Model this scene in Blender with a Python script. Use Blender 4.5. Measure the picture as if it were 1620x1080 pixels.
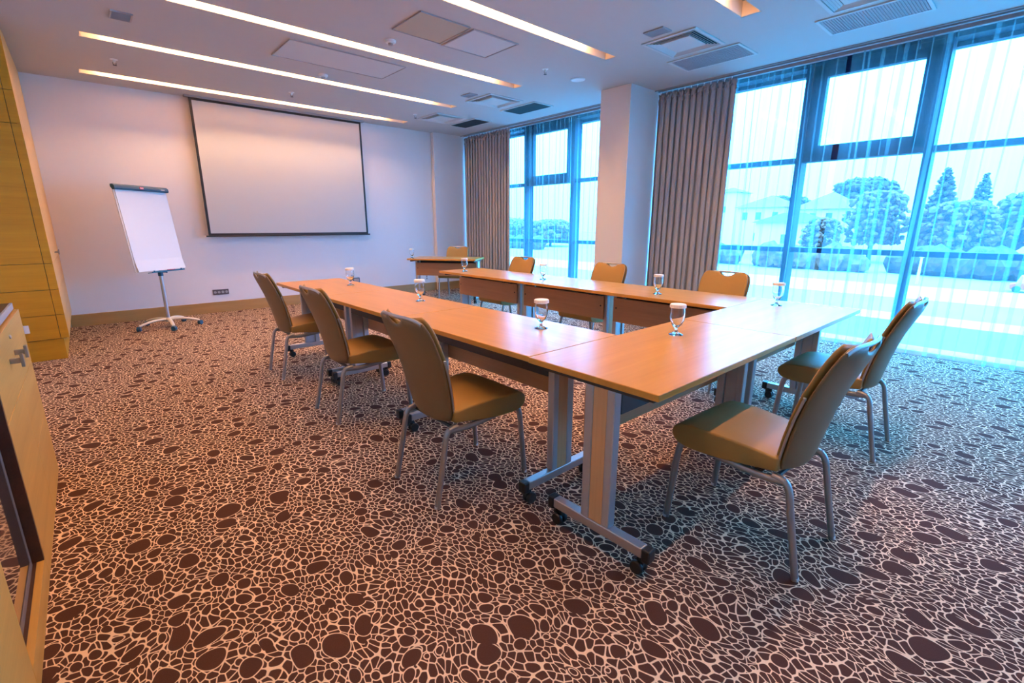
import bpy, bmesh, math, random
from mathutils import Vector, Matrix, noise

for o in list(bpy.data.objects):
    bpy.data.objects.remove(o)
S = bpy.context.scene
COL = S.collection
PI = math.pi
rnd = random.Random(7)

# ------------------------------------------------------------------ camera
F_PX, YAW, PITCH, ROLL, CAM_H = 746.197, 0.7287385, 0.2418448, 0.000697, 1.28
cam_d = bpy.data.cameras.new('camera')
cam = bpy.data.objects.new('camera', cam_d)
COL.objects.link(cam)
cam_d.sensor_fit = 'HORIZONTAL'
cam_d.sensor_width = 36.0
cam_d.lens = F_PX / 1620.0 * 36.0
cam_d.clip_start = 0.05
cam_d.clip_end = 600
fw = Vector((math.sin(YAW) * math.cos(PITCH), math.cos(YAW) * math.cos(PITCH), -math.sin(PITCH)))
rt = Vector((math.cos(YAW), -math.sin(YAW), 0))
up = rt.cross(fw)
rt2 = rt * math.cos(ROLL) + up * math.sin(ROLL)
up2 = up * math.cos(ROLL) - rt * math.sin(ROLL)
M = Matrix((rt2, up2, -fw)).transposed().to_4x4()
M.translation = Vector((0, 0, CAM_H))
cam.matrix_world = M
S.camera = cam

# ------------------------------------------------------------------ world, exposure, lights
W = bpy.data.worlds.new('world')
S.world = W
W.use_nodes = True
bg = W.node_tree.nodes['Background']
SKY_COL = (0.058, 0.42, 1.0, 1)
SKY_STR = 15.5
bg.inputs['Color'].default_value = SKY_COL
# overcast sky: three times as bright overhead as at the horizon
_nt = W.node_tree
_tc = _nt.nodes.new('ShaderNodeTexCoord')
_sp = _nt.nodes.new('ShaderNodeSeparateXYZ')
_nt.links.new(_tc.outputs['Generated'], _sp.inputs[0])
_mr = _nt.nodes.new('ShaderNodeMapRange')
_mr.inputs[1].default_value = 0.0; _mr.inputs[2].default_value = 1.0
_mr.inputs[3].default_value = SKY_STR; _mr.inputs[4].default_value = SKY_STR * 3.0
_nt.links.new(_sp.outputs[2], _mr.inputs[0])
_nt.links.new(_mr.outputs[0], bg.inputs['Strength'])
S.view_settings.view_transform = 'Standard'
S.view_settings.look = 'None'
S.view_settings.exposure = 0.0
S.view_settings.gamma = 1.0
S.view_settings.use_curve_mapping = False
S.cycles.use_denoising = True
S.cycles.max_bounces = 8
S.cycles.diffuse_bounces = 5
S.cycles.glossy_bounces = 4
S.cycles.transmission_bounces = 8
S.cycles.transparent_max_bounces = 32
S.cycles.caustics_reflective = False
S.cycles.caustics_refractive = False
S.cycles.sample_clamp_indirect = 12.0

LAMP_COL = (1.0, 0.53, 0.25)
LAMP_STR = 128.0          # emission of the lamp tubes in the ceiling slots

def portal(y0, y1):
    d = bpy.data.lights.new('daylight_portal', 'AREA')
    d.shape = 'RECTANGLE'
    d.size = y1 - y0
    d.size_y = 2.95
    d.cycles.is_portal = True
    o = bpy.data.objects.new('daylight_portal', d)
    COL.objects.link(o)
    o.location = (6.5, (y0 + y1) / 2, 1.48)
    o.rotation_euler = (PI / 2, 0, PI / 2)     # faces -X
    return o
portal(-2.5, 8.1)

# ------------------------------------------------------------------ materials
MATS = {}
def nodes_of(name):
    m = bpy.data.materials.new(name)
    m.use_nodes = True
    nt = m.node_tree
    return m, nt, nt.nodes['Principled BSDF']

def N(nt, t, **kw):
    n = nt.nodes.new(t)
    for k, v in kw.items():
        setattr(n, k, v)
    return n

def simple(name, col, rough=0.5, metal=0.0, spec=0.5, coat=0.0, noise_amt=0.06, noise_scale=8.0, bump=0.0, bump_scale=200.0):
    m, nt, b = nodes_of(name)
    b.inputs['Roughness'].default_value = rough
    b.inputs['Metallic'].default_value = metal
    b.inputs['Specular IOR Level'].default_value = spec
    b.inputs['Coat Weight'].default_value = coat
    tc = N(nt, 'ShaderNodeTexCoord')
    nz = N(nt, 'ShaderNodeTexNoise')
    nz.inputs['Scale'].default_value = noise_scale
    nz.inputs['Detail'].default_value = 3
    nt.links.new(tc.outputs['Object'], nz.inputs['Vector'])
    mx = N(nt, 'ShaderNodeMix', data_type='RGBA')
    mx.inputs[6].default_value = tuple(c * (1 - noise_amt) for c in col) + (1,)
    mx.inputs[7].default_value = tuple(min(1, c * (1 + noise_amt)) for c in col) + (1,)
    nt.links.new(nz.outputs['Fac'], mx.inputs[0])
    nt.links.new(mx.outputs[2], b.inputs['Base Color'])
    if bump:
        n2 = N(nt, 'ShaderNodeTexNoise')
        n2.inputs['Scale'].default_value = bump_scale
        nt.links.new(tc.outputs['Object'], n2.inputs['Vector'])
        bp = N(nt, 'ShaderNodeBump')
        bp.inputs['Strength'].default_value = bump
        bp.inputs['Distance'].default_value = 0.002
        nt.links.new(n2.outputs['Fac'], bp.inputs['Height'])
        nt.links.new(bp.outputs['Normal'], b.inputs['Normal'])
    MATS[name] = m
    return m

def wood(name, c1, c2, axis='X', rough=0.35, scale=1.0, coat=0.0, spec=0.5, ring=0.5):
    m, nt, b = nodes_of(name)
    b.inputs['Roughness'].default_value = rough
    b.inputs['Coat Weight'].default_value = coat
    b.inputs['Coat Roughness'].default_value = 0.2
    b.inputs['Specular IOR Level'].default_value = spec
    tc = N(nt, 'ShaderNodeTexCoord')
    mp = N(nt, 'ShaderNodeMapping')
    st = {'X': (0.6, 9, 9), 'Y': (9, 0.6, 9), 'Z': (9, 9, 0.6)}[axis]
    mp.inputs['Scale'].default_value = tuple(s * scale for s in st)
    nt.links.new(tc.outputs['Object'], mp.inputs['Vector'])
    nz = N(nt, 'ShaderNodeTexNoise')
    nz.inputs['Scale'].default_value = 1.0
    nz.inputs['Detail'].default_value = 5
    nz.inputs['Distortion'].default_value = 1.2
    nt.links.new(mp.outputs['Vector'], nz.inputs['Vector'])
    mp2 = N(nt, 'ShaderNodeMapping')
    st2 = {'X': (3, 160, 160), 'Y': (160, 3, 160), 'Z': (160, 160, 3)}[axis]
    mp2.inputs['Scale'].default_value = st2
    nt.links.new(tc.outputs['Object'], mp2.inputs['Vector'])
    n2 = N(nt, 'ShaderNodeTexNoise')
    n2.inputs['Scale'].default_value = 1.0
    n2.inputs['Detail'].default_value = 2
    nt.links.new(mp2.outputs['Vector'], n2.inputs['Vector'])
    ad = N(nt, 'ShaderNodeMath', operation='MULTIPLY_ADD')
    ad.inputs[1].default_value = ring
    nt.links.new(n2.outputs['Fac'], ad.inputs[0])
    nt.links.new(nz.outputs['Fac'], ad.inputs[2])
    rp = N(nt, 'ShaderNodeMapRange')
    rp.inputs[1].default_value = 0.3 + ring * 0.35
    rp.inputs[2].default_value = 0.7 + ring * 0.65
    nt.links.new(ad.outputs[0], rp.inputs[0])
    mx = N(nt, 'ShaderNodeMix', data_type='RGBA')
    mx.inputs[6].default_value = c1 + (1,)
    mx.inputs[7].default_value = c2 + (1,)
    nt.links.new(rp.outputs[0], mx.inputs[0])
    nt.links.new(mx.outputs[2], b.inputs['Base Color'])
    MATS[name] = m
    return m

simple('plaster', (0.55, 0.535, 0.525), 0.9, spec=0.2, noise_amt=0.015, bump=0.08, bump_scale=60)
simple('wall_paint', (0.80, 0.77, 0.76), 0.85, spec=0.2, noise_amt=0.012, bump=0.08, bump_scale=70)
simple('slot_paint', (0.74, 0.62, 0.50), 0.8, noise_amt=0.01)
wood('beech', (0.53, 0.25, 0.05), (0.64, 0.32, 0.07), 'X', rough=0.28, spec=0.22, scale=1.3, ring=0.3)
wood('beech_edge', (0.60, 0.31, 0.10), (0.70, 0.38, 0.14), 'X', rough=0.4)
wood('beech_panel', (0.42, 0.22, 0.10), (0.52, 0.28, 0.135), 'X', rough=0.4, scale=1.6)
wood('beech_up', (0.62, 0.34, 0.15), (0.76, 0.44, 0.21), 'Z', rough=0.4, scale=1.6)
wood('oak_x', (0.50, 0.23, 0.008), (0.64, 0.32, 0.015), 'X', rough=0.38, scale=1.0)
wood('oak_y', (0.50, 0.28, 0.06), (0.64, 0.38, 0.09), 'Y', rough=0.38)
wood('oak_z', (0.60, 0.34, 0.10), (0.74, 0.45, 0.15), 'Z', rough=0.38)  # oak of window-facing fronts; their daylight is put into the paler colour
wood('skirting', (0.36, 0.20, 0.06), (0.46, 0.27, 0.09), 'X', rough=0.4)
wood('dark_wood', (0.035, 0.014, 0.008), (0.07, 0.028, 0.015), 'Y', rough=0.35)
simple('silver', (0.56, 0.56, 0.57), 0.36, 0.9, noise_amt=0.02)
simple('silver_paint', (0.50, 0.50, 0.52), 0.42, 0.55, noise_amt=0.02)
simple('chair_metal', (0.36, 0.34, 0.33), 0.4, 0.75, noise_amt=0.05)
simple('grey_edge', (0.22, 0.22, 0.24), 0.45, 0.5)
simple('dark_metal', (0.06, 0.06, 0.065), 0.5, 0.5)
simple('nickel', (0.40, 0.36, 0.32), 0.35, 0.85)
simple('black_plastic', (0.012, 0.012, 0.014), 0.4)
simple('white_plastic', (0.8, 0.8, 0.8), 0.4, noise_amt=0.01)
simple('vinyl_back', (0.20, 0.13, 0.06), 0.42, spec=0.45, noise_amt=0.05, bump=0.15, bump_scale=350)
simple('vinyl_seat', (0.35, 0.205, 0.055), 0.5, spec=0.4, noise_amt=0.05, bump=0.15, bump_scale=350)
simple('vinyl_side', (0.085, 0.06, 0.035), 0.5, spec=0.4, noise_amt=0.05)
simple('drape', (0.42, 0.42, 0.44), 0.85, spec=0.1, noise_amt=0.03)
simple('screen_fabric', (0.56, 0.57, 0.56), 0.7, spec=0.25, noise_amt=0.005)
simple('screen_black', (0.008, 0.009, 0.012), 0.5)
simple('paper', (0.80, 0.82, 0.84), 0.7, noise_amt=0.006)
simple('teal_plastic', (0.015, 0.085, 0.16), 0.35)
simple('red_plastic', (0.6, 0.03, 0.06), 0.4)
simple('cream_paint', (0.78, 0.72, 0.60), 0.4, noise_amt=0.02)
simple('beige_panel', (0.50, 0.42, 0.31), 0.75, noise_amt=0.02)
simple('white_panel', (0.60, 0.60, 0.60), 0.7, noise_amt=0.01)
simple('frame_grey', (0.42, 0.38, 0.38), 0.7)
simple('vent_grey', (0.36, 0.35, 0.37), 0.7)
simple('vent_dark', (0.03, 0.035, 0.04), 0.6)
simple('vent_rose', (0.42, 0.33, 0.34), 0.7)
simple('facade_frame', (0.006, 0.018, 0.06), 0.5, spec=0.2)
simple('sill_white', (0.75, 0.78, 0.8), 0.5)
simple('paper_lid', (0.85, 0.80, 0.74), 0.8, noise_amt=0.01)
simple('socket_dark', (0.10, 0.08, 0.09), 0.4)
simple('tread', (0.35, 0.36, 0.37), 0.7)

def glass_mat(name, ior, col=(1, 1, 1)):
    m, nt, b = nodes_of(name)
    b.inputs['Base Color'].default_value = col + (1,)
    b.inputs['Roughness'].default_value = 0.0
    b.inputs['IOR'].default_value = ior
    b.inputs['Transmission Weight'].default_value = 1.0
    MATS[name] = m
glass_mat('drinking_glass', 1.45, (0.97, 0.98, 0.99))

def pane_mat():
    m, nt, b = nodes_of('window_glass')
    nt.nodes.remove(b)
    out = nt.nodes['Material Output']
    tr = N(nt, 'ShaderNodeBsdfTransparent')
    tr.inputs[0].default_value = (0.985, 0.99, 0.995, 1)
    gl = N(nt, 'ShaderNodeBsdfGlossy')
    gl.inputs['Roughness'].default_value = 0.01
    mx = N(nt, 'ShaderNodeMixShader')
    mx.inputs[0].default_value = 0.025
    nt.links.new(tr.outputs[0], mx.inputs[1])
    nt.links.new(gl.outputs[0], mx.inputs[2])
    nt.links.new(mx.outputs[0], out.inputs['Surface'])
    MATS['window_glass'] = m
pane_mat()

def mirror_glass():
    m, nt, b = nodes_of('smoked_glass')
    b.inputs['Base Color'].default_value = (0.45, 0.42, 0.42, 1)
    b.inputs['Metallic'].default_value = 0.9
    b.inputs['Roughness'].default_value = 0.04
    MATS['smoked_glass'] = m
mirror_glass()

def sheer_mat(name, dens, col=(0.42, 0.80, 0.92)):  # white gauze; the cyan of the daylight is put into its colour
    m, nt, b = nodes_of(name)
    nt.nodes.remove(b)
    out = nt.nodes['Material Output']
    tr = N(nt, 'ShaderNodeBsdfTransparent')
    df = N(nt, 'ShaderNodeBsdfDiffuse')
    tl = N(nt, 'ShaderNodeBsdfTranslucent')
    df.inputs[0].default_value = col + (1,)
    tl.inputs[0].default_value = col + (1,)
    m1 = N(nt, 'ShaderNodeMixShader')
    m1.inputs[0].default_value = 0.55
    m2 = N(nt, 'ShaderNodeMixShader')
    # fine vertical thread variation
    tc = N(nt, 'ShaderNodeTexCoord')
    mp = N(nt, 'ShaderNodeMapping')
    mp.inputs['Scale'].default_value = (0, 22, 0.5)
    nt.links.new(tc.outputs['Object'], mp.inputs['Vector'])
    nz = N(nt, 'ShaderNodeTexNoise')
    nz.inputs['Scale'].default_value = 1.0
    nt.links.new(mp.outputs['Vector'], nz.inputs['Vector'])
    mr = N(nt, 'ShaderNodeMapRange')
    mr.inputs[1].default_value = 0.3
    mr.inputs[2].default_value = 0.75
    mr.inputs[3].default_value = dens * 0.8
    mr.inputs[4].default_value = min(0.95, dens * 1.3)
    nt.links.new(nz.outputs['Fac'], mr.inputs[0])
    nt.links.new(mr.outputs[0], m2.inputs[0])
    nt.links.new(df.outputs[0], m1.inputs[1])
    nt.links.new(tl.outputs[0], m1.inputs[2])
    nt.links.new(tr.outputs[0], m2.inputs[1])
    nt.links.new(m1.outputs[0], m2.inputs[2])
    nt.links.new(m2.outputs[0], out.inputs['Surface'])
    MATS[name] = m
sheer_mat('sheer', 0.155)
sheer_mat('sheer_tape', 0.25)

def lamp_mat():
    m, nt, b = nodes_of('lamp_glow')
    nt.nodes.remove(b)
    e = N(nt, 'ShaderNodeEmission')
    e.inputs[0].default_value = LAMP_COL + (1,)
    e.inputs[1].default_value = LAMP_STR
    nt.links.new(e.outputs[0], nt.nodes['Material Output'].inputs['Surface'])
    MATS['lamp_glow'] = m
lamp_mat()

def carpet():
    m, nt, b = nodes_of('carpet')
    b.inputs['Roughness'].default_value = 0.95
    b.inputs['Specular IOR Level'].default_value = 0.1
    tc = N(nt, 'ShaderNodeTexCoord')
    # gentle warp so that pebbles turn into uneven ellipses
    nz = N(nt, 'ShaderNodeTexNoise')
    nz.inputs['Scale'].default_value = 5.0
    nz.inputs['Detail'].default_value = 1
    nt.links.new(tc.outputs['Object'], nz.inputs['Vector'])
    sub = N(nt, 'ShaderNodeVectorMath', operation='SUBTRACT')
    sub.inputs[1].default_value = (0.5, 0.5, 0.5)
    nt.links.new(nz.outputs['Color'], sub.inputs[0])
    sc = N(nt, 'ShaderNodeVectorMath', operation='SCALE')
    sc.inputs['Scale'].default_value = 0.11
    nt.links.new(sub.outputs[0], sc.inputs[0])
    add = N(nt, 'ShaderNodeVectorMath', operation='ADD')
    nt.links.new(tc.outputs['Object'], add.inputs[0])
    nt.links.new(sc.outputs[0], add.inputs[1])
    def mth(op, a, b_, c=None):
        n = N(nt, 'ShaderNodeMath', operation=op)
        for i, v in enumerate((a, b_, c)):
            if v is None:
                continue
            if isinstance(v, (int, float)):
                n.inputs[i].default_value = v
            else:
                nt.links.new(v, n.inputs[i])
        return n.outputs[0]
    def mapped(off, ang, sy):
        mp = N(nt, 'ShaderNodeMapping')
        mp.inputs['Location'].default_value = (off, off * 1.7, 0)
        mp.inputs['Rotation'].default_value = (0, 0, ang)
        mp.inputs['Scale'].default_value = (1.0, sy, 1)
        nt.links.new(add.outputs[0], mp.inputs['Vector'])
        return mp.outputs['Vector']
    def discs(scale, rmin, rmax, off, ang, rnds, sy):
        """signed distance to scattered round stones"""
        v = N(nt, 'ShaderNodeTexVoronoi', voronoi_dimensions='2D', feature='F1')
        v.inputs['Scale'].default_value = scale
        v.inputs['Randomness'].default_value = rnds
        nt.links.new(mapped(off, ang, sy), v.inputs['Vector'])
        sx = N(nt, 'ShaderNodeSeparateColor')
        nt.links.new(v.outputs['Color'], sx.inputs[0])
        r = mth('MULTIPLY_ADD', sx.outputs[0], rmax - rmin, rmin)
        r = mth('SUBTRACT', r, mth('LESS_THAN', r, 0.0075))     # no tiny stones
        d = mth('DIVIDE', v.outputs['Distance'], scale)
        return mth('SUBTRACT', d, r)
    a1 = discs(9.3, 0.000, 0.042, 0.0, 0.3, 0.72, 0.80)
    a2 = discs(19.5, 0.000, 0.0215, 3.3, 1.2, 0.75, 0.75)
    sc3 = 42.0
    vec3 = mapped(7.1, 0.7, 0.72)
    e = N(nt, 'ShaderNodeTexVoronoi', voronoi_dimensions='2D', feature='DISTANCE_TO_EDGE')
    f = N(nt, 'ShaderNodeTexVoronoi', voronoi_dimensions='2D', feature='F1')
    for v in (e, f):
        v.inputs['Scale'].default_value = sc3
        v.inputs['Randomness'].default_value = 0.88
        nt.links.new(vec3, v.inputs['Vector'])
    e3 = mth('DIVIDE', e.outputs['Distance'], sc3)
    f3 = mth('SUBTRACT', 0.80 / sc3, mth('DIVIDE', f.outputs['Distance'], sc3))
    e3 = mth('SMOOTH_MIN', e3, f3, 0.006)
    aa2 = mth('ABSOLUTE', a2, None)
    out2 = mth('GREATER_THAN', a2, 0.0)
    # outside both kinds of stone: small stones; inside a medium stone: its own distance
    small = mth('SMOOTH_MIN', aa2, e3, 0.004)
    mid = N(nt, 'ShaderNodeMix', data_type='FLOAT')
    nt.links.new(out2, mid.inputs[0]); nt.links.new(aa2, mid.inputs[2]); nt.links.new(small, mid.inputs[3])
    aa1 = mth('ABSOLUTE', a1, None)
    out1 = mth('GREATER_THAN', a1, 0.0)
    rest = mth('SMOOTH_MIN', aa1, mid.outputs[0], 0.004)
    fin = N(nt, 'ShaderNodeMix', data_type='FLOAT')
    nt.links.new(out1, fin.inputs[0]); nt.links.new(aa1, fin.inputs[2]); nt.links.new(rest, fin.inputs[3])
    mr = N(nt, 'ShaderNodeMapRange')
    mr.interpolation_type = 'SMOOTHSTEP'
    mr.inputs[1].default_value = 0.0009
    mr.inputs[2].default_value = 0.0022
    nt.links.new(fin.outputs[0], mr.inputs[0])
    # pile mottling
    n2 = N(nt, 'ShaderNodeTexNoise')
    n2.inputs['Scale'].default_value = 260
    nt.links.new(tc.outputs['Object'], n2.inputs['Vector'])
    lt = N(nt, 'ShaderNodeMix', data_type='RGBA')
    lt.inputs[6].default_value = (0.72, 0.52, 0.34, 1)
    lt.inputs[7].default_value = (0.95, 0.74, 0.52, 1)
    nt.links.new(n2.outputs['Fac'], lt.inputs[0])
    dk = N(nt, 'ShaderNodeMix', data_type='RGBA')
    dk.inputs[6].default_value = (0.060, 0.026, 0.018, 1)
    dk.inputs[7].default_value = (0.090, 0.040, 0.030, 1)
    nt.links.new(n2.outputs['Fac'], dk.inputs[0])
    mx = N(nt, 'ShaderNodeMix', data_type='RGBA')
    nt.links.new(mr.outputs[0], mx.inputs[0])
    nt.links.new(lt.outputs[2], mx.inputs[6])
    nt.links.new(dk.outputs[2], mx.inputs[7])
    nt.links.new(mx.outputs[2], b.inputs['Base Color'])
    MATS['carpet'] = m
carpet()

# outdoors
def leaf_mat(name, c1, c2):
    m, nt, b = nodes_of(name)
    b.inputs['Roughness'].default_value = 0.8
    tc = N(nt, 'ShaderNodeTexCoord')
    nz = N(nt, 'ShaderNodeTexNoise')
    nz.inputs['Scale'].default_value = 1.6
    nz.inputs['Detail'].default_value = 6
    nt.links.new(tc.outputs['Object'], nz.inputs['Vector'])
    mr = N(nt, 'ShaderNodeMapRange')
    mr.inputs[1].default_value = 0.35
    mr.inputs[2].default_value = 0.65
    nt.links.new(nz.outputs['Fac'], mr.inputs[0])
    mx = N(nt, 'ShaderNodeMix', data_type='RGBA')
    mx.inputs[6].default_value = c1 + (1,)
    mx.inputs[7].default_value = c2 + (1,)
    nt.links.new(mr.outputs[0], mx.inputs[0])
    nt.links.new(mx.outputs[2], b.inputs['Base Color'])
    MATS[name] = m
leaf_mat('leaf_pale', (0.06, 0.022, 0.014), (0.24, 0.065, 0.035))
leaf_mat('leaf_dark', (0.035, 0.015, 0.011), (0.12, 0.035, 0.022))
simple('grass_pale', (0.36, 0.20, 0.15), 0.9, noise_amt=0.12, noise_scale=0.3)
simple('grass_teal', (0.17, 0.15, 0.13), 0.9, noise_amt=0.15, noise_scale=0.5)
simple('asphalt_pale', (0.62, 0.46, 0.40), 0.9, noise_amt=0.05)
simple('house_wall', (0.80, 0.50, 0.42), 0.8, noise_amt=0.03)
simple('house_roof', (0.24, 0.06, 0.035), 0.8, noise_amt=0.06)
simple('house_dark', (0.12, 0.09, 0.085), 0.8)
simple('bark', (0.06, 0.045, 0.03), 0.9)

# ------------------------------------------------------------------ helpers
class MB:
    def __init__(s):
        s.v = []; s.f = []; s.mi = []; s.cur = 0
    def add(s, vs, fs):
        n = len(s.v)
        s.v += [tuple(v) for v in vs]
        for f in fs:
            s.f.append(tuple(i + n for i in f)); s.mi.append(s.cur)
        return s
    def box(s, x0, x1, y0, y1, z0, z1):
        vs = [(x0, y0, z0), (x1, y0, z0), (x1, y1, z0), (x0, y1, z0), (x0, y0, z1), (x1, y0, z1), (x1, y1, z1), (x0, y1, z1)]
        return s.add(vs, [(0, 3, 2, 1), (4, 5, 6, 7), (0, 1, 5, 4), (1, 2, 6, 5), (2, 3, 7, 6), (3, 0, 4, 7)])
    def tube(s, pts, r=0.01, r2=None, seg=10, cap=True):
        """swept round or oval tube; r = across, r2 = other axis"""
        pts = [Vector(p) for p in pts]
        r2 = r2 if r2 is not None else r
        n = len(pts)
        rings = []
        prev = None
        for i, p in enumerate(pts):
            t = (pts[min(i + 1, n - 1)] - pts[max(i - 1, 0)]).normalized()
            if prev is None:
                a = Vector((0, 0, 1)) if abs(t.z) < 0.9 else Vector((0, 1, 0))
                u = t.cross(a).normalized()
            else:
                u = (prev - t * prev.dot(t)).normalized()
            w = t.cross(u)
            prev = u
            rr = r[i] if isinstance(r, (list, tuple)) else r
            rr2 = r2[i] if isinstance(r2, (list, tuple)) else r2
            rings.append([p + u * rr * math.cos(2 * PI * k / seg) + w * rr2 * math.sin(2 * PI * k / seg) for k in range(seg)])
        vs = [v for ring in rings for v in ring]
        fs = []
        for i in range(n - 1):
            for k in range(seg):
                a = i * seg + k; b = i * seg + (k + 1) % seg
                fs.append((a, b, b + seg, a + seg))
        if cap:
            fs.append(tuple(range(seg))[::-1])
            fs.append(tuple((n - 1) * seg + k for k in range(seg)))
        return s.add(vs, fs)
    def lathe(s, prof, c=(0, 0, 0), seg=24, axis='Z'):
        vs = []; fs = []
        for r, z in prof:
            for k in range(seg):
                a = 2 * PI * k / seg
                p = (r * math.cos(a), r * math.sin(a), z)
                if axis == 'X': p = (p[2], p[0], p[1])
                if axis == 'Y': p = (p[1], p[2], p[0])
                vs.append((p[0] + c[0], p[1] + c[1], p[2] + c[2]))
        n = len(prof)
        for i in range(n - 1):
            for k in range(seg):
                a = i * seg + k; b = i * seg + (k + 1) % seg
                fs.append((a, b, b + seg, a + seg))
        if prof[0][0] > 1e-6: fs.append(tuple(range(seg))[::-1])
        if prof[-1][0] > 1e-6: fs.append(tuple((n - 1) * seg + k for k in range(seg)))
        return s.add(vs, fs)
    def prism(s, poly, z0, z1, plane='XY'):
        """extruded polygon; plane XY extrudes along Z, XZ along Y, YZ along X"""
        def P(a, b, c):
            return {'XY': (a, b, c), 'XZ': (a, c, b), 'YZ': (c, a, b)}[plane]
        n = len(poly)
        vs = [P(a, b, z0) for a, b in poly] + [P(a, b, z1) for a, b in poly]
        fs = [tuple(range(n))[::-1], tuple(range(n, 2 * n))]
        for k in range(n):
            fs.append((k, (k + 1) % n, n + (k + 1) % n, n + k))
        return s.add(vs, fs)
    def build(s, name, mat, parent=None, smooth=False, bevel=0.0, loc=None, merge=False, bseg=2):
        me = bpy.data.meshes.new(name)
        bm = bmesh.new()
        bv = [bm.verts.new(v) for v in s.v]
        for f, mi in zip(s.f, s.mi):
            try:
                fc = bm.faces.new([bv[i] for i in f]); fc.material_index = mi
            except ValueError:
                pass
        if merge:
            bmesh.ops.remove_doubles(bm, verts=bm.verts, dist=1e-5)
        bmesh.ops.recalc_face_normals(bm, faces=bm.faces)
        if bevel:
            eds = [e for e in bm.edges if len(e.link_faces) == 2 and e.calc_face_angle(0) > 0.6]
            bmesh.ops.bevel(bm, geom=eds, offset=bevel, segments=bseg, affect='EDGES', profile=0.5)
        bm.to_mesh(me); bm.free()
        mats = mat if isinstance(mat, (list, tuple)) else [mat]
        for k in mats:
            me.materials.append(MATS[k])
        o = bpy.data.objects.new(name, me)
        COL.objects.link(o)
        if smooth:
            for p in me.polygons: p.use_smooth = True
            if smooth != 'all':
                try:
                    me.set_sharp_from_angle(angle=0.7)
                except Exception:
                    pass
        if parent is not None: o.parent = parent
        if loc is not None: o.location = loc
        return o

def tag(o, label, cat, group=None, kind=None):
    o['label'] = label; o['category'] = cat
    if group: o['group'] = group
    if kind: o['kind'] = kind
    return o

def thing(name, label, cat, loc=(0, 0, 0), rz=0, group=None):
    o = bpy.data.objects.new(name, None)
    o.empty_display_size = 0.1
    COL.objects.link(o)
    o.location = loc; o.rotation_euler = (0, 0, rz)
    return tag(o, label, cat, group)

def struct(o, label=None):
    o['kind'] = 'structure'
    if label: o['label'] = label
    return o

def copy_tree(o, parent=None):
    c = o.copy()
    COL.objects.link(c)
    if parent is not None: c.parent = parent
    for ch in [x for x in KIDS.get(o.name, [])]:
        copy_tree(ch, c)
    return c

KIDS = {}
def register(o):
    """remember the tree below o so that copying needs no scene update"""
    def rec(p):
        KIDS[p.name] = [x for x in bpy.data.objects if x.parent == p]
        for x in KIDS[p.name]: rec(x)
    rec(o)
    return o

def smooth_path(pts, it=2):
    pts = [Vector(p) for p in pts]
    for _ in range(it):
        q = [pts[0]]
        for a, b in zip(pts[:-1], pts[1:]):
            q.append(a * 0.75 + b * 0.25); q.append(a * 0.25 + b * 0.75)
        q.append(pts[-1]); pts = q
    return pts

# ------------------------------------------------------------------ room shell
XW = 6.28            # glazing plane
CEIL = 2.975
YB = 8.2
SLOT_X = (0.28, 4.44)
SLOTS = [(7.60, 7.78), (6.18, 6.335), (4.775, 4.93), (3.35, 3.49), (1.915, 2.08), (0.49, 0.65)]

struct(MB().box(-0.95, 6.5, -3.0, YB + 0.2, -0.15, 0).build('floor', 'carpet'), 'brown and tan pebble-patterned carpet')
b = MB()
XP = 5.87
SD = 0.12
ys = sorted(SLOTS)
y = -3.0
for a, c in ys:
    b.box(-0.95, XP, y, a, CEIL, CEIL + SD)
    b.box(-0.95, SLOT_X[0], a, c, CEIL, CEIL + SD)
    b.box(SLOT_X[1], XP, a, c, CEIL, CEIL + SD)
    y = c
b.box(-0.95, XP, y, YB + 0.2, CEIL, CEIL + SD)
b.box(-0.95, 6.5, -3.0, YB + 0.2, CEIL + SD, CEIL + SD + 0.12)
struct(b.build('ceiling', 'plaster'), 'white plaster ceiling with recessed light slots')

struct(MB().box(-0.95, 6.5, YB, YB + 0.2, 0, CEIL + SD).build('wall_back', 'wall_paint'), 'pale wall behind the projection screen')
struct(MB().box(-1.1, -0.95, -3.0, YB + 0.2, 0, CEIL + SD).build('wall_left', 'wall_paint'))
struct(MB().box(-1.1, 6.5, -3.15, -3.0, 0, CEIL + SD).build('wall_front', 'wall_paint'))
# pilaster in the back right corner and the pillar between the windows
struct(MB().box(5.25, 6.2, YB - 0.085, YB, 0, CEIL + SD).build('wall_pilaster', 'wall_paint'))
struct(MB().box(5.35, 6.2, 3.79, 4.256, 0, CEIL + SD).build('wall_pillar', 'wall_paint', bevel=0.004), 'square painted pillar between the two windows')
# skirting
struct(MB().box(-0.27, 5.25, YB - 0.02, YB, 0, 0.155).build('baseboard_back', 'skirting', bevel=0.003))
struct(MB().box(5.23, 6.15, YB - 0.105, YB - 0.085, 0, 0.155).build('baseboard_pilaster', 'skirting', bevel=0.003))
struct(MB().box(5.33, 5.35, 3.77, 4.276, 0, 0.155).box(5.35, 6.15, 3.77, 3.79, 0, 0.155).box(5.35, 6.15, 4.256, 4.276, 0, 0.155).build('baseboard_pillar', 'skirting', bevel=0.003))
# lip of the curtain pocket
struct(MB().box(XP, XP + 0.012, -3.0, YB, CEIL - 0.012, CEIL + SD).build('trim_1', 'vent_grey'), 'grey metal edge of the ceiling along the curtain pocket')

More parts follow.
